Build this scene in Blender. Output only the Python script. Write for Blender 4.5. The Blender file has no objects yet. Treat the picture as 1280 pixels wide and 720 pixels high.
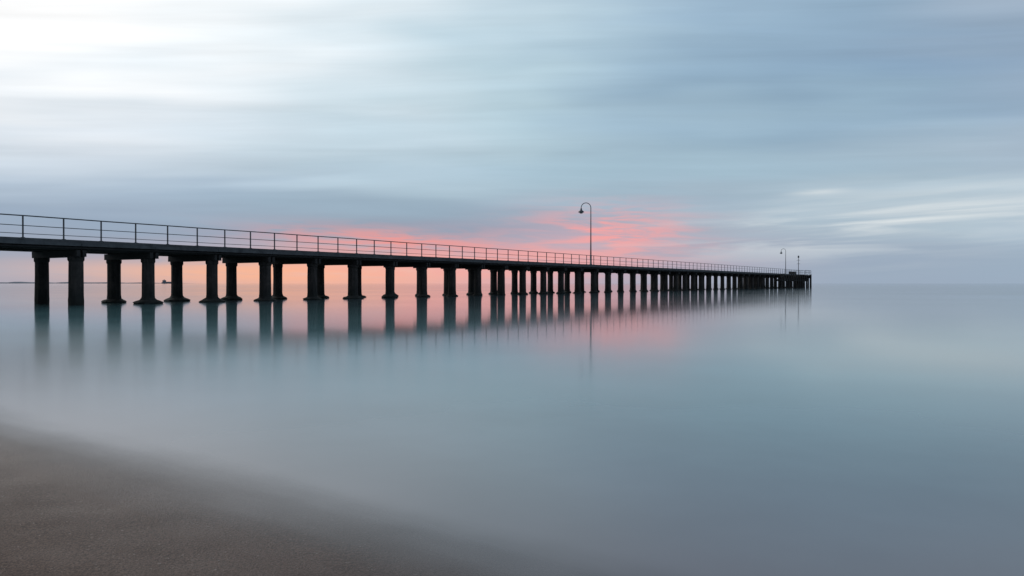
import bpy, bmesh, math, random
from mathutils import Vector, noise as mnoise
random.seed(7)
sc = bpy.context.scene
sc.view_settings.view_transform = 'Standard'
sc.view_settings.look = 'None'
sc.view_settings.exposure = 0
F = 900.0; H = 1.14; HY = 354.0

def lin(c):
    r = []
    for v in c:
        v /= 255.0
        r.append(v/12.92 if v <= .04045 else ((v+.055)/1.055)**2.4)
    return r

# ------------------------------------------------------------ node helper
class NT:
    def __init__(s, nt):
        s.nt = nt; s.n = nt.nodes; s.l = nt.links
    def put(s, sock, v):
        if hasattr(v, 'is_output'):
            s.l.new(v, sock)
        else:
            sock.default_value = v
    def math(s, op, a, b=None, c=None, clamp=False):
        n = s.n.new('ShaderNodeMath'); n.operation = op; n.use_clamp = clamp
        s.put(n.inputs[0], a)
        if b is not None: s.put(n.inputs[1], b)
        if c is not None: s.put(n.inputs[2], c)
        return n.outputs[0]
    def mr(s, v, a, b, c=0.0, d=1.0, kind='LINEAR'):
        n = s.n.new('ShaderNodeMapRange'); n.interpolation_type = kind; n.clamp = True
        s.put(n.inputs[0], v)
        for i, q in enumerate((a, b, c, d)): s.put(n.inputs[i+1], q)
        return n.outputs[0]
    def comb(s, x, y, z=0.0):
        n = s.n.new('ShaderNodeCombineXYZ')
        for i, q in enumerate((x, y, z)): s.put(n.inputs[i], q)
        return n.outputs[0]
    def noise(s, vec, scale, detail=3.0, rough=.5, dist=0.0):
        n = s.n.new('ShaderNodeTexNoise')
        s.put(n.inputs['Vector'], vec); n.inputs['Scale'].default_value = scale
        n.inputs['Detail'].default_value = detail; n.inputs['Roughness'].default_value = rough
        n.inputs['Distortion'].default_value = dist
        return n.outputs[0]
    def ramp(s, v, stops, interp='LINEAR'):
        n = s.n.new('ShaderNodeValToRGB'); cr = n.color_ramp; cr.interpolation = interp
        while len(cr.elements) > 1: cr.elements.remove(cr.elements[-1])
        cr.elements[0].position = stops[0][0]; cr.elements[0].color = (*stops[0][1], 1)
        for p, c in stops[1:]:
            e = cr.elements.new(p); e.color = (*c, 1)
        s.put(n.inputs[0], v)
        return n.outputs[0]
    def mix(s, f, a, b, bt='MIX'):
        n = s.n.new('ShaderNodeMix'); n.data_type = 'RGBA'; n.blend_type = bt
        s.put(n.inputs[0], f)
        for i, q in ((6, a), (7, b)):
            if not hasattr(q, 'is_output') and len(q) == 3: q = (*q, 1)
            s.put(n.inputs[i], q)
        return n.outputs[2]

# ------------------------------------------------------------ sky (world)
w = bpy.data.worlds.new("World"); sc.world = w; w.use_nodes = True
w.node_tree.nodes.clear(); t = NT(w.node_tree)
PX = [0, 200, 400, 640, 800, 1000, 1140, 1280]
PY = [0, 80, 150, 220, 260, 290, 315, 335, 352]
TB = [
 [(255,255,255),(255,255,255),(236,244,249),(188,208,221),(158,182,203),(146,172,194),(150,174,195),(162,180,199)],
 [(255,255,255),(248,252,255),(222,234,241),(182,207,219),(155,183,203),(134,162,186),(132,158,184),(140,163,186)],
 [(226,233,240),(218,228,236),(206,221,230),(182,206,217),(166,190,206),(148,176,196),(145,170,192),(155,175,195)],
 [(188,202,216),(189,205,218),(182,201,214),(170,194,208),(161,187,202),(160,184,200),(168,189,203),(178,195,208)],
 [(160,177,196),(158,177,196),(157,178,195),(150,173,190),(153,174,191),(171,190,203),(186,201,211),(187,202,212)],
 [(147,163,182),(148,164,184),(152,165,182),(148,162,181),(158,168,183),(168,185,199),(176,193,204),(171,189,204)],
 [(156,166,184),(168,168,182),(196,168,174),(174,163,178),(162,166,181),(155,171,188),(156,171,188),(154,173,191)],
 [(168,172,186),(208,180,176),(242,190,174),(222,173,176),(176,165,181),(154,169,187),(153,170,188),(153,172,190)],
 [(162,168,184),(200,172,170),(232,178,164),(212,168,174),(168,168,184),(154,169,187),(154,170,188),(154,171,189)]]
def samp(px, py):
    px = min(max(px, 0), 1279.9); py = min(max(py, 0), 351.9)
    i = max(k for k in range(len(PX)-1) if PX[k] <= px)
    j = max(k for k in range(len(PY)-1) if PY[k] <= py)
    a = (px-PX[i])/(PX[i+1]-PX[i]); b = (py-PY[j])/(PY[j+1]-PY[j])
    return [(TB[j][i][c]*(1-a)+TB[j][i+1][c]*a)*(1-b)+(TB[j+1][i][c]*(1-a)+TB[j+1][i+1][c]*a)*b for c in range(3)]
tc = t.n.new('ShaderNodeTexCoord'); sp = t.n.new('ShaderNodeSeparateXYZ')
t.l.new(tc.outputs['Generated'], sp.inputs[0])
X, Y, Z = sp.outputs
az = t.math('ARCTAN2', X, Y)
hyp = t.math('MAXIMUM', t.math('SQRT', t.math('ADD', t.math('MULTIPLY', X, X), t.math('MULTIPLY', Y, Y))), 0.02)
el = t.math('MAXIMUM', t.math('DIVIDE', Z, hyp), -0.02)
# long-exposure cloud streaks: noise strongly stretched along the wind direction
az2 = t.math('MINIMUM', t.math('MULTIPLY', az, az), .6)
els = t.math('MULTIPLY', el, t.math('ADD', 1.0, t.math('SUBTRACT', t.math('MULTIPLY', az2, .55), t.math('MULTIPLY', az, .06))))
v1 = t.comb(t.math('MULTIPLY', az, 1.5), t.math('MULTIPLY', els, 14.0))
n1 = t.noise(v1, 1.0, 3.0, .5)
v2 = t.comb(t.math('MULTIPLY', az, 2.0), t.math('MULTIPLY', els, 30.0), 4.0)
n2 = t.noise(v2, 1.0, 5.0, .55, .3)
v3 = t.comb(t.math('MULTIPLY', az, 3.0), t.math('MULTIPLY', els, 12.0), 9.0)
n3 = t.noise(v3, 1.0, 2.0, .5)
damp = t.mr(el, 0.0, 0.12, 0.1, 1.0)
eld = t.math('ADD', el, t.math('MULTIPLY', t.math('MULTIPLY', t.math('SUBTRACT', n1, .5), .14), damp))
azd = t.math('ADD', az, t.math('MULTIPLY', t.math('SUBTRACT', n3, .5), .45))
azn = t.math('ADD', t.math('MULTIPLY', azd, 1/(2*math.pi)), .5)
rows = [0.0, .02, .042, .07, .10, .145, .20, .26, .33, .42]
AZ = [-.75, -.6, -.48, -.36, -.25, -.12, 0, .1, .2, .3, .4, .5, .62, .75]
back = (118, 134, 152)
col = None
for k, e in enumerate(rows):
    st = [(0.0, lin(back)), (.5-1.5/(2*math.pi), lin(samp(0, 354-e*900)))]
    st[1] = (st[1][0], [a*.75 for a in st[1][1]])
    for a in AZ:
        px = 640+F*math.tan(a); py = HY-e*F/math.cos(a)
        st.append((.5+a/(2*math.pi), lin(samp(px, py))))
    st += [(.5+1.5/(2*math.pi), lin((140, 160, 182))), (1.0, lin(back))]
    r = t.ramp(azn, st, 'B_SPLINE')
    if col is None: col = r
    else: col = t.mix(t.mr(eld, rows[k-1], e, kind='SMOOTHSTEP'), col, r)
zen = t.ramp(azn, [(0, lin((125,142,160))), (.36, lin((215,225,235))), (.44, lin((225,234,240))), (.52, lin((180,200,214))), (.62, lin((155,174,192))), (1, lin((125,142,160)))], 'B_SPLINE')
col = t.mix(t.mr(el, .45, 1.1, kind='SMOOTHSTEP'), col, zen)
bf = t.math('ADD', t.math('MULTIPLY', t.math('SUBTRACT', n2, .5), t.math('MULTIPLY', damp, .40)), 1.03)
col = t.mix(1.0, col, t.comb(bf, bf, bf), 'MULTIPLY')
def blob(px, py, sx, sy, slope=0.0, noisevar=None, lo=.35, hi=.65):
    a0 = math.atan2(px-640, F); e0 = (HY-py)/math.hypot(px-640, F)
    A = t.math('SUBTRACT', az, a0)
    dx = t.math('DIVIDE', A, sx/F)
    dy = t.math('DIVIDE', t.math('SUBTRACT', t.math('SUBTRACT', el, e0), t.math('MULTIPLY', A, slope)), sy/F)
    q = t.math('ADD', t.math('MULTIPLY', dx, dx), t.math('MULTIPLY', dy, dy))
    g = t.math('EXPONENT', t.math('MULTIPLY', q, -1.0))
    if noisevar is not None:
        g = t.math('MULTIPLY', g, t.mr(noisevar, lo, hi, kind='SMOOTHSTEP'))
    return g
vp = t.comb(t.math('MULTIPLY', az, 12.0), t.math('MULTIPLY', t.math('ADD', el, t.math('MULTIPLY', az, .03)), 105.0), 2.0)
npk = t.noise(vp, 1.0, 5.0, .55, .5)
vw = t.comb(t.math('MULTIPLY', az, 4.5), t.math('MULTIPLY', t.math('SUBTRACT', el, t.math('MULTIPLY', az, .04)), 60.0), 7.0)
nw = t.noise(vw, 1.0, 4.0, .5, .5)
pink = lin((246, 164, 162)); coral = lin((246, 154, 146)); peach = lin((253, 184, 146)); wht = lin((228, 233, 234))
soft = lin((206, 172, 184)); rose = lin((242, 170, 166))
col = t.mix(t.math('MULTIPLY', blob(740, 304, 120, 38), .6, clamp=True), col, soft)
col = t.mix(t.math('MULTIPLY', blob(762, 290, 88, 27, -.02, npk, .38, .62), 1.0, clamp=True), col, pink)
col = t.mix(t.math('MULTIPLY', blob(680, 323, 150, 17, 0, npk, .25, .62), .75, clamp=True), col, rose)
col = t.mix(t.math('MULTIPLY', blob(490, 302, 130, 14, -.05, npk, .30, .60), .95, clamp=True), col, coral)
col = t.mix(t.math('MULTIPLY', blob(370, 340, 190, 15, 0, npk, .15, .55), .95, clamp=True), col, peach)
col = t.mix(t.math('MULTIPLY', blob(560, 332, 160, 18, 0, npk, .2, .6), .85, clamp=True), col, rose)
col = t.mix(t.math('MULTIPLY', blob(1100, 280, 200, 30, .06, nw, .40, .70), .8, clamp=True), col, wht)
col = t.mix(t.math('MULTIPLY', blob(1025, 240, 30, 3.5, .02, npk, .1, .5), .5, clamp=True), col, wht)
bg = t.n.new('ShaderNodeBackground'); t.l.new(col, bg.inputs[0]); bg.inputs[1].default_value = 1.0
wo = t.n.new('ShaderNodeOutputWorld'); t.l.new(bg.outputs[0], wo.inputs[0])

# ------------------------------------------------------------ materials
SN = Vector((.5822, .8131)); SN.normalize(); SD = 1.80
def mat(name):
    m = bpy.data.materials.new(name); m.use_nodes = True
    m.node_tree.nodes.clear(); q = NT(m.node_tree)
    p = q.n.new('ShaderNodeBsdfPrincipled'); o = q.n.new('ShaderNodeOutputMaterial')
    q.l.new(p.outputs[0], o.inputs[0])
    g = q.n.new('ShaderNodeNewGeometry')
    return m, q, p, o, g.outputs['Position']
def bump(q, p, h, strength, dist):
    b = q.n.new('ShaderNodeBump'); b.inputs['Strength'].default_value = strength
    b.inputs['Distance'].default_value = dist
    q.l.new(h, b.inputs['Height']); q.l.new(b.outputs[0], p.inputs['Normal'])
def rough_mat(name, c1, c2, scale, rough=.8, b=.4, metal=0.0, tide=False):
    m, q, p, o, pos = mat(name)
    n = q.noise(pos, scale, 6.0, .6)
    c = q.ramp(n, [(.3, c1), (.7, c2)])
    if tide:
        s = q.n.new('ShaderNodeSeparateXYZ'); q.l.new(pos, s.inputs[0])
        hz = q.math('ADD', s.outputs[2], q.math('MULTIPLY', q.math('SUBTRACT', n, .5), .8))
        c = q.mix(q.mr(hz, .5, 1.1), (.012, .013, .011), c)
        vs = q.comb(q.math('MULTIPLY', s.outputs[0], 6.0), q.math('MULTIPLY', s.outputs[1], 6.0), q.math('MULTIPLY', s.outputs[2], .6))
        st = q.mr(q.noise(vs, 1.0, 3.0, .6), .35, .65, .6, 1.5)
        c = q.mix(1.0, c, q.comb(st, st, st), 'MULTIPLY')
    q.l.new(c, p.inputs['Base Color'])
    p.inputs['Roughness'].default_value = rough; p.inputs['Metallic'].default_value = metal
    bump(q, p, q.noise(pos, scale*4, 5.0, .6), b, .02)
    return m
M_pile = rough_mat('pile_concrete', (.018,.015,.013), (.050,.040,.036), 3.0, .85, .7, tide=True)
M_beam = rough_mat('weathered_timber', (.015,.013,.013), (.036,.031,.030), 2.5, .85, .5)
M_edge = rough_mat('deck_edge_timber', (.05,.052,.056), (.12,.12,.125), 2.0, .8, .5)
M_rail = rough_mat('galvanised_steel', (.05,.055,.06), (.10,.105,.115), 4.0, .5, .1, .4)
M_lamp = rough_mat('lamp_paint', (.06,.068,.08), (.11,.12,.14), 4.0, .45, .1, .2)
M_coast = rough_mat('distant_land', (.10,.12,.15), (.15,.17,.20), .01, 1.0, 0)
M_glass = rough_mat('lamp_glass', (.4,.4,.4), (.5,.5,.5), 4.0, .2, 0)

def dist_node(q, pos):
    s = q.n.new('ShaderNodeSeparateXYZ'); q.l.new(pos, s.inputs[0])
    a = q.math('MULTIPLY', s.outputs[0], SN.x); b = q.math('MULTIPLY', s.outputs[1], SN.y)
    return q.math('SUBTRACT', q.math('ADD', a, b), SD), s
# water
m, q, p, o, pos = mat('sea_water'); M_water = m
d, s = dist_node(q, pos)
nn = q.noise(pos, .35, 4.0, .55)
along = q.math('SUBTRACT', q.math('MULTIPLY', s.outputs[1], SN.x), q.math('MULTIPLY', s.outputs[0], SN.y))
nst = q.noise(q.comb(q.math('MULTIPLY', along, .35), q.math('MULTIPLY', d, 2.2)), 1.0, 4.0, .55)
dn = q.math('ADD', d, q.math('MULTIPLY', q.math('SUBTRACT', nn, .5), .5))
dn = q.math('ADD', dn, q.math('MULTIPLY', q.math('SUBTRACT', nst, .5), .35))
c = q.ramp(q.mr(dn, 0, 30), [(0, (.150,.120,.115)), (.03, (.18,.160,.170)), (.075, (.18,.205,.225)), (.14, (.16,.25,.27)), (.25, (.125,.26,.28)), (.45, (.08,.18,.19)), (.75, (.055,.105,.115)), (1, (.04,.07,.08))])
c = q.mix(q.mr(d, 100, 900, 0, 1), c, (.28, .35, .41))  # distance haze painted into the base colour: far sea turns paler
tv = q.mr(nn, .3, .7, .84, 1.16)
c = q.mix(1.0, c, q.comb(tv, tv, tv), 'MULTIPLY')
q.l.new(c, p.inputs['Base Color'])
p.inputs['IOR'].default_value = 1.55
rn = q.noise(pos, .06, 3.0, .5)
rr_ = q.mr(rn, .3, .7, .07, .095)
rr_ = q.math('ADD', rr_, q.mr(d, 3.0, 11.0, .08, 0, 'SMOOTHSTEP'))
far = q.mr(d, 120, 900, 0, 1)
rr_ = q.math('ADD', q.math('MULTIPLY', rr_, q.math('SUBTRACT', 1.0, far)), q.math('MULTIPLY', far, .03))
q.l.new(rr_, p.inputs['Roughness'])
tr = q.n.new('ShaderNodeBsdfTransparent'); mx = q.n.new('ShaderNodeMixShader')
q.l.new(q.mr(dn, -.1, .95, 0, 1, 'SMOOTHSTEP'), mx.inputs[0])
q.l.new(tr.outputs[0], mx.inputs[1]); q.l.new(p.outputs[0], mx.inputs[2]); q.l.new(mx.outputs[0], o.inputs[0])

# sand
m, q, p, o, pos = mat('wet_sand'); M_sand = m
d, s = dist_node(q, pos)
g1 = q.noise(pos, 110.0, 3.0, .75); g2 = q.noise(pos, 2.2, 5.0, .6); g3 = q.noise(pos, 60.0, 4.0, .75)
c = q.ramp(g2, [(.3, (.080,.049,.037)), (.7, (.125,.080,.061))])
gr = q.mr(g1, .35, .65, .40, 1.6)
c = q.mix(1.0, c, q.comb(gr, gr, gr), 'MULTIPLY')
c = q.mix(q.mr(g3, .62, .68, 0, .9), c, (.34, .28, .24))
wet = q.mr(q.math('ADD', d, q.math('MULTIPLY', q.math('SUBTRACT', g2, .5), .8)), -1.2, .2, 0, 1, 'SMOOTHSTEP')
c = q.mix(wet, c, q.mix(1.0, c, (.85,.85,.87), 'MULTIPLY'))
q.l.new(c, p.inputs['Base Color'])
p.inputs['Specular IOR Level'].default_value = .12
q.l.new(q.mr(wet, 0, 1, .8, .42), p.inputs['Roughness'])
bump(q, p, q.math('ADD', g1, q.math('MULTIPLY', g3, 1.5)), .6, .006)

# ------------------------------------------------------------ mesh helpers
def link(o): sc.collection.objects.link(o)
def empty(name, loc=(0,0,0)):
    e = bpy.data.objects.new(name, None); e.location = loc; link(e); return e
def finish(bm, name, material, parent=None, smooth=False):
    me = bpy.data.meshes.new(name); bmesh.ops.recalc_face_normals(bm, faces=bm.faces)
    bm.to_mesh(me); bm.free()
    me.materials.append(material)
    if smooth:
        for f in me.polygons: f.use_smooth = True
    ob = bpy.data.objects.new(name, me); link(ob)
    if parent:
        ob.parent = parent; ob.matrix_parent_inverse = parent.matrix_basis.inverted()
    return ob
UD = Vector((.5483, .8363, 0)); VD = Vector((-.8363, .5483, 0)); P0 = Vector((-24.3, 34.2, 0))
def W(u, v, z): return P0+UD*u+VD*v+Vector((0, 0, z))
def box(bm, u0, u1, v0, v1, z0, z1, j=0.0):
    vs = []
    for z in (z0, z1):
        for (a, b) in ((u0, v0), (u1, v0), (u1, v1), (u0, v1)):
            vs.append(bm.verts.new(W(a+random.uniform(-j, j), b+random.uniform(-j, j), z+random.uniform(-j, j))))
    for f in ((0,3,2,1), (4,5,6,7), (0,1,5,4), (1,2,6,5), (2,3,7,6), (3,0,4,7)):
        bm.faces.new([vs[i] for i in f])
def lathe(bm, c, prof, n=8, jit=0.0, rot=0.0):
    rings = []
    for r, z in prof:
        rings.append([bm.verts.new((c.x+math.cos(rot+2*math.pi*i/n)*r*(1+random.uniform(-jit, jit)),
                                    c.y+math.sin(rot+2*math.pi*i/n)*r*(1+random.uniform(-jit, jit)),
                                    z+random.uniform(-jit, jit)*.2)) for i in range(n)])
    for a, b in zip(rings, rings[1:]):
        for i in range(n):
            bm.faces.new((a[i], a[(i+1) % n], b[(i+1) % n], b[i]))
    bm.faces.new(rings[0][::-1]); bm.faces.new(rings[-1])
def tube(bm, pts, rad, n=8):
    rings = []
    for i, P in enumerate(pts):
        T = (pts[min(i+1, len(pts)-1)]-pts[max(i-1, 0)]).normalized()
        A = T.cross(Vector((0, 0, 1)))
        if A.length < .1: A = T.cross(VD)
        A.normalize(); B = T.cross(A)
        r = rad[i] if isinstance(rad, list) else rad
        rings.append([bm.verts.new(P+A*math.cos(2*math.pi*k/n)*r+B*math.sin(2*math.pi*k/n)*r) for k in range(n)])
    for a_i in range(1, len(rings)):
        a, b = rings[a_i-1], rings[a_i]
        best = min(((sum((a[i].co-b[(sgn*i+k) % n].co).length for i in range(n)), k, sgn) for k in range(n) for sgn in (1, -1)))
        _, k, sgn = best
        rings[a_i] = [b[(sgn*i+k) % n] for i in range(n)]
    for a, b in zip(rings, rings[1:]):
        for i in range(n):
            bm.faces.new((a[i], a[(i+1) % n], b[(i+1) % n], b[i]))
    bm.faces.new(rings[0][::-1]); bm.faces.new(rings[-1])

# ------------------------------------------------------------ ground + sea
def axis(fine0, fine1, step, far, n=26):
    a = []; x = fine0
    while x <= fine1+1e-6: a.append(x); x += step
    for i in range(1, n):
        k = far*(i/(n-1))**4
        a.append(fine1+step+k); a.append(fine0-step-k)
    return sorted(a)
ds = axis(-4, 4, .1, 3500); ss = axis(-8, 8, .2, 6000)
T2 = Vector((-SN.y, SN.x))
bm = bmesh.new(); grid = []
for dd in ds:
    row = []
    for s_ in ss:
        P = SN*(dd+SD)+T2*s_
        if dd > 0: z = -.022*dd if dd < 60 else -1.32-.004*(dd-60)
        else: z = -.030*dd if dd > -50 else 1.5+min(1.5, (-dd-50)*.03)
        z = max(z, -6)
        z += .012*mnoise.noise(Vector((P.x*.7, P.y*.7, 0)))*min(1, abs(dd)+.2)
        if abs(dd) < 5: z += .003*mnoise.noise(Vector((P.x*3, P.y*3, 5)))
        row.append(bm.verts.new((P.x, P.y, z)))
    grid.append(row)
for i in range(len(ds)-1):
    for j in range(len(ss)-1):
        bm.faces.new((grid[i][j], grid[i][j+1], grid[i+1][j+1], grid[i+1][j]))
finish(bm, 'beach_sand', M_sand, smooth=True)
bm = bmesh.new()
R = 30000
N = 24
g = [[bm.verts.new((math.copysign(abs(x)**3, x)*R, math.copysign(abs(y)**3, y)*R, 0)) for x in [(-1+2*i/N) for i in range(N+1)]] for y in [(-1+2*i/N) for i in range(N+1)]]
for i in range(N):
    for j in range(N): bm.faces.new((g[i][j], g[i][j+1], g[i+1][j+1], g[i+1][j]))
finish(bm, 'sea_water', M_water)

# ------------------------------------------------------------ pier
pier = empty('pier', P0)
DECK = 3.30; SP = 3.91; U0 = 3.37; K0, K1 = -8, 45; UE = 181.0; WD = 3.6
bp = bmesh.new(); bc = bmesh.new(); bh = bmesh.new(); bs = bmesh.new()
for k in range(K0, K1+1):
    u = U0+SP*k+random.uniform(-.06, .06)
    for v in (0, WD):
        r = random.uniform(.33, .37); vv = v+random.uniform(-.05, .05)
        c0 = W(u, vv, 0)
        lathe(bp, c0, [(r*1.03, -3), (r*1.03, .0), (r*1.06, .25), (r*1.0, .5), (r*.98, 1.6), (r*.97, 2.25), (r*1.1, 2.33), (r*1.12, 2.5)], 10, .025, random.random())
        if k >= 1:
            R_ = random.uniform(.58, .76) if k < 8 else random.uniform(.42, .55)
            hh = random.uniform(.75, 1.25)
            lathe(bc, c0, [(R_*.8, -.4), (R_, -.03), (R_*1.03, .07*hh), (R_*.86, .15*hh), (R_*.6, .22*hh), (r*1.0, .34*hh)], 14, .08)
    for off in (-.24, .06):
        box(bh, u+off, u+off+.18, -.62, WD+.62, 2.5, 2.83, .012)
for v in (-.35, .6, 1.5, 2.4, WD-.0+.15):
    for k in range(K0, K1):
        u = U0+SP*k
        box(bs, u-.05, u+SP-.055, v-.11, v+.11, 2.832, 3.10, .008)
finish(bp, 'piles', M_pile, pier); finish(bc, 'pile_collars', M_pile, pier)
finish(bh, 'headstocks', M_beam, pier); finish(bs, 'stringers', M_beam, pier)
bd = bmesh.new(); u = U0+SP*K0
while u < UE:
    box(bd, u, u+.235, -.62+random.uniform(-.02, .02), WD+.62+random.uniform(-.02, .02), 3.105, 3.18, .003)
    u += .25
finish(bd, 'deck_boards', M_beam, pier)
bk = bmesh.new(); u = U0+SP*K0
while u < UE:
    L = 5.4
    for v in (-.60, WD+.44):
        box(bk, u, min(u+L, UE)-.02, v, v+.16, 3.185, 3.33, .006)
    u += L
finish(bk, 'kerb_beam', M_edge, pier)
bf = bmesh.new(); u = U0+SP*K0
while u < UE:
    box(bf, u, min(u+SP, UE)-.02, -.69, -.645, 3.02, 3.19, .004); u += SP
finish(bf, 'edge_fascia', M_edge, pier)
bq = bmesh.new()
tube(bq, [W(u_, -.55, 2.93) for u_ in (U0+SP*K0, 60, 120, UE)], .06)
finish(bq, 'service_pipe', M_beam, pier)
br = bmesh.new(); RV = -.52; RT = DECK+1.08
u = 2.58-1.83*16
ends = (u, UE-.1)
while u < UE:
    box(br, u-.028, u+.028, RV-.028, RV+.028, 3.33, RT-.02)
    box(br, u-.07, u+.07, RV-.07, RV+.07, 3.332, 3.35)
    u += 1.83
for z, r in ((RT, .032), (3.33+.58, .02), (3.33+.2, .016)):
    n_ = 60
    tube(br, [W(ends[0]+(ends[1]-ends[0])*i/n_, RV, z+random.uniform(-.008, .008)) for i in range(n_+1)], r, 6)
for z, r in ((RT, .032), (3.33+.58, .02)):
    tube(br, [W(ends[1], RV+(WD+1.0)*i/4, z) for i in range(5)], r, 6)
for i in range(5):
    v = RV+(WD+1.0)*i/4
    box(br, ends[1]-.03, ends[1]+.03, v-.03, v+.03, 3.2, RT)
finish(br, 'railing', M_rail, pier)

# lower landing beside the pier head
bl = bmesh.new()
u = 148.0
while u < 179:
    box(bl, u, u+.28, -1.9, -.72, 1.95, 2.05, .004); u += .3
for v in (-1.9, -1.0): box(bl, 148, 179, v, v+.2, 1.6, 1.94)
u = 148.5
while u < 181:
    lathe(bl, W(u, -2.08, 0), [(.17, -3), (.17, 0), (.15, 3.1+random.uniform(-.2, .3))], 8, .03)
    u += 2.4
for u in (152, 164, 177):
    box(bl, u, u+1.2, -1.88, -.75, 2.06, 2.6); box(bl, u, u+.6, -1.5, -.75, 2.61, 3.1)
finish(bl, 'lower_landing', M_beam, pier)
be = bmesh.new()
box(be, 174, 181.4, -1.95, -.7, 3.02, 3.2); box(be, 181.05, 181.5, -2.0, WD+.8, 2.4, 3.2)
for i in range(7):
    lathe(be, W(181.4, -1.9+i*.95, 0), [(.18, -3), (.18, 0), (.16, 3.4)], 8, .03)
for i in range(5):
    lathe(be, W(174.5+i*1.7, -1.9, 0), [(.05, 3.2), (.05, 4.35)], 6)
tube(be, [W(174.5, -1.9, 4.35), W(181.3, -1.9, 4.35)], .05, 6); tube(be, [W(174.5, -1.9, 3.8), W(181.3, -1.9, 3.8)], .04, 6)
finish(be, 'pier_head', M_beam, pier)
bx = bmesh.new()
box(bx, 177, 179, 1.2, 2.6, 3.2, 4.1)
finish(bx, 'locker', M_beam, pier)

# ------------------------------------------------------------ lamps
def u_for_px(px, v):
    k = (px-640)/F
    return (k*(34.2+.5483*v)+24.3+.8363*v)/(.5483-k*.8363)
def lamp(u, v, top, D, headdir, rs=1.0):
    base = W(u, v, 3.33 if v < 0 else 3.18)
    e = empty('street_lamp', base)
    r = D/2; zc = top-r
    b = bmesh.new()
    lathe(b, base, [(.15*rs, base.z-.14), (.15*rs, base.z+.06), (.10*rs, base.z+.1), (.095*rs, base.z+1.1), (.075*rs, base.z+1.2)], 12)
    pp = [Vector((base.x, base.y, z)) for z in (base.z+1.15, base.z+3, zc-1, zc)]
    rr = [.075*rs, .062*rs, .05*rs, .045*rs]
    for i in range(1, 13):
        a = math.pi*i/12
        pp.append(Vector((base.x, base.y, zc))+headdir*(r-r*math.cos(a))+Vector((0, 0, r*math.sin(a)))); rr.append(.04*rs)
    pp.append(pp[-1]-Vector((0, 0, .12))); rr.append(.04*rs)
    tube(b, pp, rr, 10)
    finish(b, 'pole', M_lamp, e, True)
    hd = pp[-1]; b = bmesh.new()
    lathe(b, hd, [(.05*rs, hd.z+.08), (.09*rs, hd.z), (.11*rs, hd.z-.16), (.30*rs, hd.z-.34), (.33*rs, hd.z-.42), (.27*rs, hd.z-.42)], 16)
    finish(b, 'lamp_shade', M_lamp, e, True)
    b = bmesh.new()
    lathe(b, hd, [(.2*rs, hd.z-.423), (.19*rs, hd.z-.5), (.1*rs, hd.z-.57)], 12)
    finish(b, 'lamp_lens', M_glass, e, True)
lamp(u_for_px(738.5, -.3), -.3, 10.6, 1.15, (UD*-.6+VD*.8).normalized(), 1.1)
lamp(u_for_px(982, .2), .2, 9.3, 1.1, (UD*-.6+VD*.8).normalized(), 1.0)
u = u_for_px(998, -.2); b = bmesh.new(); c0 = W(u, -.2, 0)
mast = empty('navigation_mast', W(u, -.2, 3.18))
lathe(b, c0, [(.12, 3.18), (.09, 3.4), (.06, 7.5)], 8)
for z in (6.0, 6.9): tube(b, [W(u, -.6, z), W(u, .2, z)], .04, 6)
finish(b, 'mast', M_lamp, mast)
b = bmesh.new(); lathe(b, c0, [(.16, 7.5), (.2, 7.6), (.2, 7.9), (.1, 8.05)], 10); finish(b, 'beacon_light', M_lamp, mast)

# ------------------------------------------------------------ distant coast, ship
b = bmesh.new(); prev = None
for i in range(90):
    px = -500+i*(745/89.0); Yd = 5200.0
    x = (px-640)/F*Yd
    hgt = 7+6*mnoise.noise(Vector((i*.35, 0, 0)))+3*random.random()
    hgt *= min(1, (89-i)/14)
    a_ = b.verts.new((x, Yd, -1)); c_ = b.verts.new((x, Yd+60, max(hgt, .3)))
    d_ = b.verts.new((x, Yd+400, -1))
    if prev:
        b.faces.new((prev[0], a_, c_, prev[1])); b.faces.new((prev[1], c_, d_, prev[2]))
    prev = (a_, c_, d_)
finish(b, 'distant_coastline', M_coast)
ship = empty('cargo_ship', ((212-640)/F*3800, 3800, 0))
b = bmesh.new(); cx, cy = ship.location.x, 3800
def sb(x0, x1, z0, z1, y0=-10, y1=10, rake=0):
    vs = [b.verts.new((cx+x, cy+y, z)) for x, y, z in ((x0, y0, z0), (x1, y0, z0), (x1, y1, z0), (x0, y1, z0), (x0, y0, z1), (x1+rake, y0, z1), (x1+rake, y1, z1), (x0, y1, z1))]
    for f in ((0,3,2,1), (4,5,6,7), (0,1,5,4), (1,2,6,5), (2,3,7,6), (3,0,4,7)): b.faces.new([vs[i] for i in f])
sb(-38, 34, -1, 6, rake=5); sb(-34, -22, 6.05, 17, -8, 8); sb(-15, 28, 6.05, 9, -8, 8); sb(-30, -27, 17.1, 21, -2, 2)
finish(b, 'hull_and_superstructure', M_coast, ship)

# ------------------------------------------------------------ sun (veiled, behind cloud at upper left)
L = bpy.data.lights.new('sun', 'SUN'); L.energy = .5; L.angle = math.radians(20); L.color = (1, .93, .86)
so = bpy.data.objects.new('sun', L); link(so)
a, e_ = math.radians(-42), math.radians(32)
D = Vector((math.sin(a)*math.cos(e_), math.cos(a)*math.cos(e_), math.sin(e_)))
so.rotation_euler = D.to_track_quat('Z', 'Y').to_euler()

cam = bpy.data.cameras.new('camera'); co = bpy.data.objects.new('camera', cam); link(co)
cam.sensor_width = 36; cam.lens = F/1280*36; cam.clip_start = .05; cam.clip_end = 80000
co.location = (0, 0, H); co.rotation_euler = (math.radians(90)-math.atan(6/F), 0, 0)
sc.camera = co
